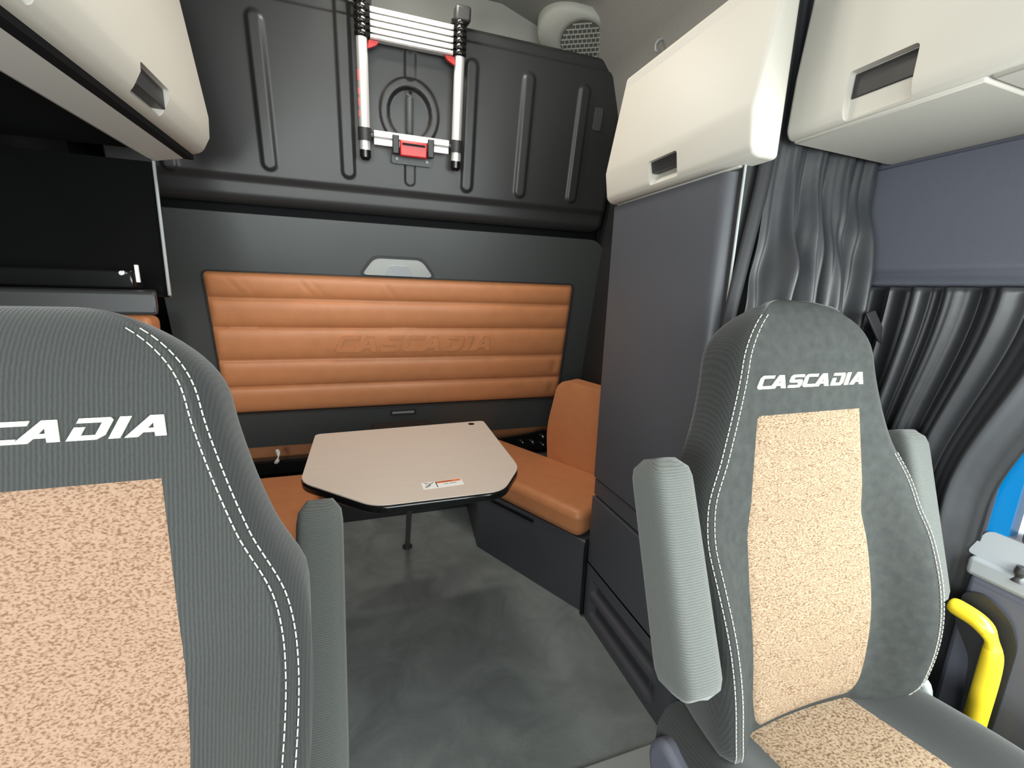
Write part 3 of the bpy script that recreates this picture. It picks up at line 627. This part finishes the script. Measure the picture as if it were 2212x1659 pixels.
def wcf(s, t):
    z = .30 + t*(zt_-.30); ya = .456 - .11*ss(.55, 1.0, t); yb2 = .80
    q = s**1.0; k = 1+1.6*ss(.35, 1, q)
    y = ya + q*(yb2-ya); a = .020*(.35+.65*ss(.1, .7, q))*(.75+.25*t) + .010*(1-ss(.0, .5, q))
    ph = 1.2*math.sin(2.4*t)*(1-q)
    x = 1.165 + .026*(1-ss(0, .2, q)) + fold(q, 22+22*q, a, ph)*ss(-.1, .25, q) + .010*(1-t)*math.sin(5*q+2)
    return (min(x, 1.198), y, z)
G().grid(170, 80, wcf).make('curtain_fabric', M['vinyl'], wc, angle=80).modifiers.new('thick', 'SOLIDIFY').thickness = .002
struct(G().prism([(1.205, zt_-.004), (1.182, zt_+.004), (1.180, zt_+.03), (1.190, zt_+.05), (1.196, 1.566), (1.205, 1.566)], lambda x, z, y: (x, y, z), .10, .812).make('trim_9', M['wall'], bevel=.004))

# ------------------------------------------------------------------ seats
TW = [(0, .208), (.05, .232), (.14, .252), (.30, .266), (.38, .268), (.455, .256), (.53, .218), (.64, .181), (.72, .164), (.79, .150)]
BOL = [(0, .03), (.08, .055), (.25, .060), (.36, .045), (.46, .018), (.56, .006), (.8, .004)]
TH = [(0, .10), (.1, .12), (.35, .10), (.55, .078), (.68, .085), (.8, .09)]
INS = [(.02, .108), (.06, .130), (.12, .143), (.30, .150), (.42, .141), (.60, .126)]
def seat(label, cx, y0, z0, tilt, arms, HT=.80, fab='plainfab', ins_m='tan', hst=.50, seatz=None, name='truck_seat'):
    ta = math.radians(tilt); vx = np.array([0, math.sin(ta), math.cos(ta)]); nx = np.array([0, -math.cos(ta), math.sin(ta)]); base = np.array([cx, y0, z0])
    def P(u, h, d): return tuple(base + np.array([u, 0, 0]) + h*vx + d*nx)
    def wid(h):
        w = spline(TW, h); r = .115
        if h > HT-r: q = (h-(HT-r))/r; w = w*(max(0, 1-q**2.2))**(1/2.2)
        if h < .07: q = (.07-h)/.07; w -= .05*(1-math.sqrt(max(0, 1-q*q)))
        return w
    def front(u, h):
        w = wid(h); ui = spline(INS, h); b = spline(BOL, h); c = max(w-.022, ui*.7); a = abs(u)
        d = -.006*(1-min(1, a/ui)**2)*(1-ss(.50, .59, h))
        d += b*ss(min(ui, c-.02), c+.004, a)
        if a > c: t = min(1, (a-c)/max(1e-4, w-c)); d -= .022*(1-math.sqrt(max(0, 1-t*t)))
        if h > HT-.10: q = (h-HT+.10)/.10; d -= .055*(1-math.sqrt(max(0, 1-q*q)))
        if h < .08: q = (.08-h)/.08; d -= .05*(1-math.sqrt(max(0, 1-q*q)))
        d += .014*math.exp(-((h-.20)/.13)**2) - .005*math.exp(-((h-.395)/.035)**2)   # lumbar swell and crease
        return d
    t = thing(name, (cx, y0-.15, z0-.40), label, 'seat')
    hs = [HT*(1-math.cos(math.pi*(k/70)**1.0))/2 for k in range(71)]; hs[0] = .0005; hs[-1] = HT-.0005
    NF = 45; g = G(); rows = []
    for h in hs:
        w = wid(h); th = spline(TH, h); row = []
        for i in range(NF):
            s = -1+2*i/(NF-1); s = math.copysign(abs(s)**.8, s); u = s*w; row.append((u, front(u, h)))
        e = front(w, h); bk = min(e-.01, -th*(1-.9*max(0, (h-HT+.12)/.12)**3))
        for q in (.25, .5, .75, .9): row.append((w*(1.0+.015*math.sin(q*3.1)), e+(bk-e)*q))
        tp_ = .13*ss(.48, .36, h) if False else .13*(1-ss(.36, .48, h))
        row[-4:] = [(u*(1-tp_*q), d) for (u, d), q in zip(row[-4:], (.25, .5, .75, .9))]
        for q in (.93, .75, .45, .15, -.15, -.45, -.75, -.93): row.append((w*q*(1-tp_), bk-.012*(1-q*q)))
        for q in (.9, .75, .5, .25): row.append((-w*(1.0+.015*math.sin(q*3.1))*(1-tp_*q), e+(bk-e)*q))
        rows.append([P(u, h, d) for u, d in row])
    n = len(rows[0]); vs = [p for r in rows for p in r]
    fs = [(j*n+i, j*n+(i+1) % n, (j+1)*n+(i+1) % n, (j+1)*n+i) for j in range(len(rows)-1) for i in range(n)]
    fs += [tuple(range(n))[::-1], tuple(range((len(rows)-1)*n, len(rows)*n))]
    back = mk('backrest', vs, fs, M[fab], t, angle=80)
    me = back.data; me.materials.append(M['sidefab'])                # smoother cloth on the flanks and back
    for p in me.polygons:
        i = min(k % n for k in p.vertices) if len(p.vertices) == 4 else NF+5
        if i >= NF-4 or i < 3: p.material_index = 1
    hi0, hi1 = .035, .597
    def ins(s, q):
        h = hi0+q*(hi1-hi0); u = (2*s-1)*spline(INS, h)
        if q < .06: u *= 1-.10*(1-q/.06)**2
        ed = min(1, min(s, 1-s)*40, q*60, (1-q)*60)
        return P(u, h, front(u, h)+.0035*ed-.001)
    G().grid(36, 70, ins).make('seat_insert', M[ins_m], back, angle=80)
    hb0 = .640; lh = .0225; slope = .006
    def tx(u, v, d): 
        uu = -.128+u*.266; h = hb0+v*lh+slope*0*u; return P(uu, h, front(uu, h)+d)
    letters('CASCADIA', tx, .0022, -.002).make('embroidered_lettering', M['letter'], back, smooth=False)
    # twin rows of pale stitches along both edges
    for sd in (-1, 1):
        sg = G()
        for off in (.024, .012):
            hh = .03; 
            while hh < (HT-.035 if sd < 0 else min(hst, HT-.035)):
                def q_(h): 
                    u = sd*(wid(h)-off*(1-.35*ss(.4, .1, h) if False else 1)); return np.array(P(u, h, front(u, h)+.0008))
                a, b_ = q_(hh), q_(hh+.0062); L = np.linalg.norm(b_-a)
                sg.obox((a+b_)/2, (b_-a)/2, np.cross((b_-a)/L, nx)*.00062, nx*.0006); hh += .0085 if L < .012 else .0085*.0062/L*1.3
        sg.make('stitching', M['thread'], back, smooth=False)
    sz = (seatz if seatz else z0+.035)
    yb2, yfr = y0+.09, y0-.52
    def cush(s, q):                                                  # cushion loft, q runs front to back
        a = 2*math.pi*s
        return None
    secs = []
    for k in range(30):
        q = k/29; y = yfr+q*(yb2-yfr); w = .262-.03*(1-math.sqrt(max(0, 1-max(0, 1-q/.14)**2))); drop = .07*(1-math.sqrt(max(0, 1-max(0, 1-q/.16)**2)))
        lift = .030*(1-q)-.022*ss(.55, .95, q); row = []
        def ct(u, w=w, lift=lift, drop=drop):
            a_ = abs(u); d = -.004*(1-min(1, a_/.14)**2) + .030*ss(.13, w-.035, a_)
            if a_ > w-.035: tt_ = (a_-w+.035)/.035; d -= .035*(1-math.sqrt(max(0, 1-min(1, tt_)**2)))
            return sz+lift+d-drop
        for i in range(41): u = -w+2*w*i/40; row.append((cx+u, y, ct(u)))
        row += [(cx+w*1.01, y, sz+lift-.07-drop*.3), (cx+w*.98, y, sz-.12), (cx, y, sz-.13), (cx-w*.98, y, sz-.12), (cx-w*1.01, y, sz+lift-.07-drop*.3)]
        secs.append((row, ct))
    m_ = len(secs[0][0]); vs = [p for r, _ in secs for p in r]
    fs = [(j*m_+i, j*m_+(i+1) % m_, (j+1)*m_+(i+1) % m_, (j+1)*m_+i) for j in range(29) for i in range(m_)] + [tuple(range(m_))[::-1], tuple(range(29*m_, 30*m_))]
    sc = mk('seat_cushion', vs, fs, M['sidefab'], t, angle=80)
    def ci(s, q):
        k = 2+q*26.9; j = int(k); f = k-j; u = (2*s-1)*(.140-.012*q)
        y = secs[j][0][0][1]*(1-f)+secs[j+1][0][0][1]*f
        ed = min(1, min(s, 1-s)*30, q*30)
        return (cx+u, y, secs[j][1](u)*(1-f)+secs[j+1][1](u)*f+.0035*ed-.001)
    G().grid(26, 60, ci).make('cushion_insert', M[ins_m], sc, angle=80)
    bs_ = G().box(cx-.21, cx+.21, y0-.46, y0+.02, z0-.17, z0-.075)
    bs_.make('seat_frame', M['door'], t, bevel=.02, seg=3)
    zf = -.058
    G().prism([(cx-.17, z0-.172), (cx-.14, z0-.27), (cx-.18, z0-.34), (cx-.19, zf), (cx+.19, zf), (cx+.18, z0-.34), (cx+.14, z0-.27), (cx+.17, z0-.172)], lambda x, z, y: (x, y, z), y0-.40, y0-.04).make('pedestal', M['black'], t, bevel=.02, seg=3)
    sd = 1 if cx < .3 else -1
    G().prism(rpoly([(y0-.50, z0-.10), (y0-.46, z0-.02), (y0-.10, z0-.02), (y0+.06, z0+.02), (y0+.09, z0-.03), (y0+.04, z0-.17), (y0-.46, z0-.19)], .03), lambda y, z, x: (x, y, z), cx+sd*.245, cx+sd*.285).make('side_shield', M['door'], t, bevel=.012, seg=3)
    lv = G().tube([(cx+sd*.275, y0-.03, z0+.015), (cx+sd*.280, y0-.12, z0-.01), (cx+sd*.280, y0-.24, z0-.05)], [.010, .017, .013], 12)
    lv.make('recline_lever', M['pale'], t, sub=1)
    for xa, yt, zt2, ln, tl, aw in arms:                                 # raised armrests
        tb_ = math.radians(tl); va_ = np.array([0, math.sin(tb_), math.cos(tb_)]); na = np.array([0, -math.cos(tb_), math.sin(tb_)]); top = np.array([xa, yt, zt2])
        g = G(); secn = []
        for k in range(25):
            q = k/24; l = q*ln; e = min(1, q/.10, (1-q)/.10); e = math.sqrt(max(.0, 1-(1-e)**2)); e = max(e, .02)
            w = aw*(.62+.38*e)*(1 if q > .0 else .9); a_ = .042*(.45+.55*e)*(1-.10*(1-q)); row = []
            for i in range(32):
                th_ = 2*math.pi*i/32; c_, s_ = math.cos(th_), math.sin(th_)
                x = w*math.copysign(abs(c_)**.45, c_); d = a_*math.copysign(abs(s_)**.45, s_)
                d += .007*math.exp(-((x-.008)/.0045)**2)*(s_ > 0)
                row.append(tuple(top + np.array([x, 0, 0]) - l*va_ + (d-.02)*na))
            secn.append(row)
        vs = [p for r in secn for p in r]; fs = [(j*32+i, j*32+(i+1) % 32, (j+1)*32+(i+1) % 32, (j+1)*32+i) for j in range(24) for i in range(32)] + [tuple(range(32))[::-1], tuple(range(24*32, 25*32))]
        ar = mk('armrest', vs, fs, M['armfab'], t, angle=80)
        pv = top - ln*.84*va_ - .045*na; s2 = 1 if xa < cx else -1
        G().tube([pv, pv+np.array([s2*.085, 0, 0])], .018).make('armrest_pivot', M['black'], ar)
    return t
seat('grey truck seat with tan insert, its full pale lettering in view, beside the dark wardrobe', .750, .437, .470, 9.6,
     [(.424, .505, 1.012, .335, 21, .036), (1.085, .56, .99, .36, 17, .036)])
seat('large grey truck seat with tan insert and lettering cut off by the picture edge', -.336, .369, .470, 15.5,
     [(-.098, .87, .835, .52, 27, .042), (-.66, .70, .92, .36, 20, .036)], HT=.79, fab='seatfab', ins_m='tanpink', hst=.8, seatz=.49)
bl = thing('belt_buckle', (1.045, .50, .50), 'seat belt buckle stalk beside the bright seat cushion near the yellow handle', 'buckle')
q = [on(px, py, (1, 0, 0), 1.035) for px, py in ((1965, 1468), (1985, 1500), (2003, 1530))]
G().tube([q[0], q[1], q[2]], .008).make('stalk', M['pale'], bl, sub=1)
q = [on(px, py, (1, 0, 0), 1.05) for px, py in ((1990, 1462), (2000, 1490), (2002, 1515))]
G().tube([q[0], q[1], q[2]], [.012, .013, .010]).make('buckle_bar', M['sill'], bl, sub=1)

# ------------------------------------------------------------------ light: sky through the windscreen and side glass, lamp in the sleeper roof
w = bpy.data.worlds.new('sky'); bpy.context.scene.world = w; w.use_nodes = True
bg = w.node_tree.nodes['Background']; bg.inputs[0].default_value = (.93, .98, 1.0, 1); bg.inputs[1].default_value = .75
def area(name, loc, tgt, sx, sy, power, col):
    l = bpy.data.lights.new(name, 'AREA'); l.shape = 'RECTANGLE'; l.size = sx; l.size_y = sy; l.energy = power; l.color = col
    o = bpy.data.objects.new(name, l); C.objects.link(o); o.location = loc
    o.rotation_euler = (Vector(tgt)-Vector(loc)).to_track_quat('-Z', 'Y').to_euler(); return o
area('windscreen_daylight', (.15, -1.12, 1.42), (.15, .9, .75), 2.0, .85, 28, (.93, 1, .98))
area('side_window_daylight', (1.22, -.22, 1.15), (.60, .25, .45), .9, .7, 28, (.93, 1, .98))
area('side_window_daylight', (-1.02, -.40, 1.10), (-.25, .35, .55), .9, .6, 19, (.95, 1, .98))
area('sleeper_roof_lamp', (.20, 1.70, 2.43), (.2, 1.72, 0), .26, .10, 5, (1, .94, .85))
area('sleeper_roof_lamp', (.20, 1.05, 2.43), (.2, 1.3, 0), .40, .20, 3.5, (1, .94, .85))
area('reading_lamp', (-.25, 1.55, 2.30), (.75, 1.2, 1.75), .12, .10, 1.2, (1, .86, .66))
vs = bpy.context.scene.view_settings
vs.view_transform = 'Standard'; vs.look = 'None'; vs.gamma = 1; vs.use_curve_mapping = False; vs.exposure = 0.78
cy = bpy.context.scene.cycles; cy.use_denoising = True; cy.max_bounces = 8; cy.diffuse_bounces = 5
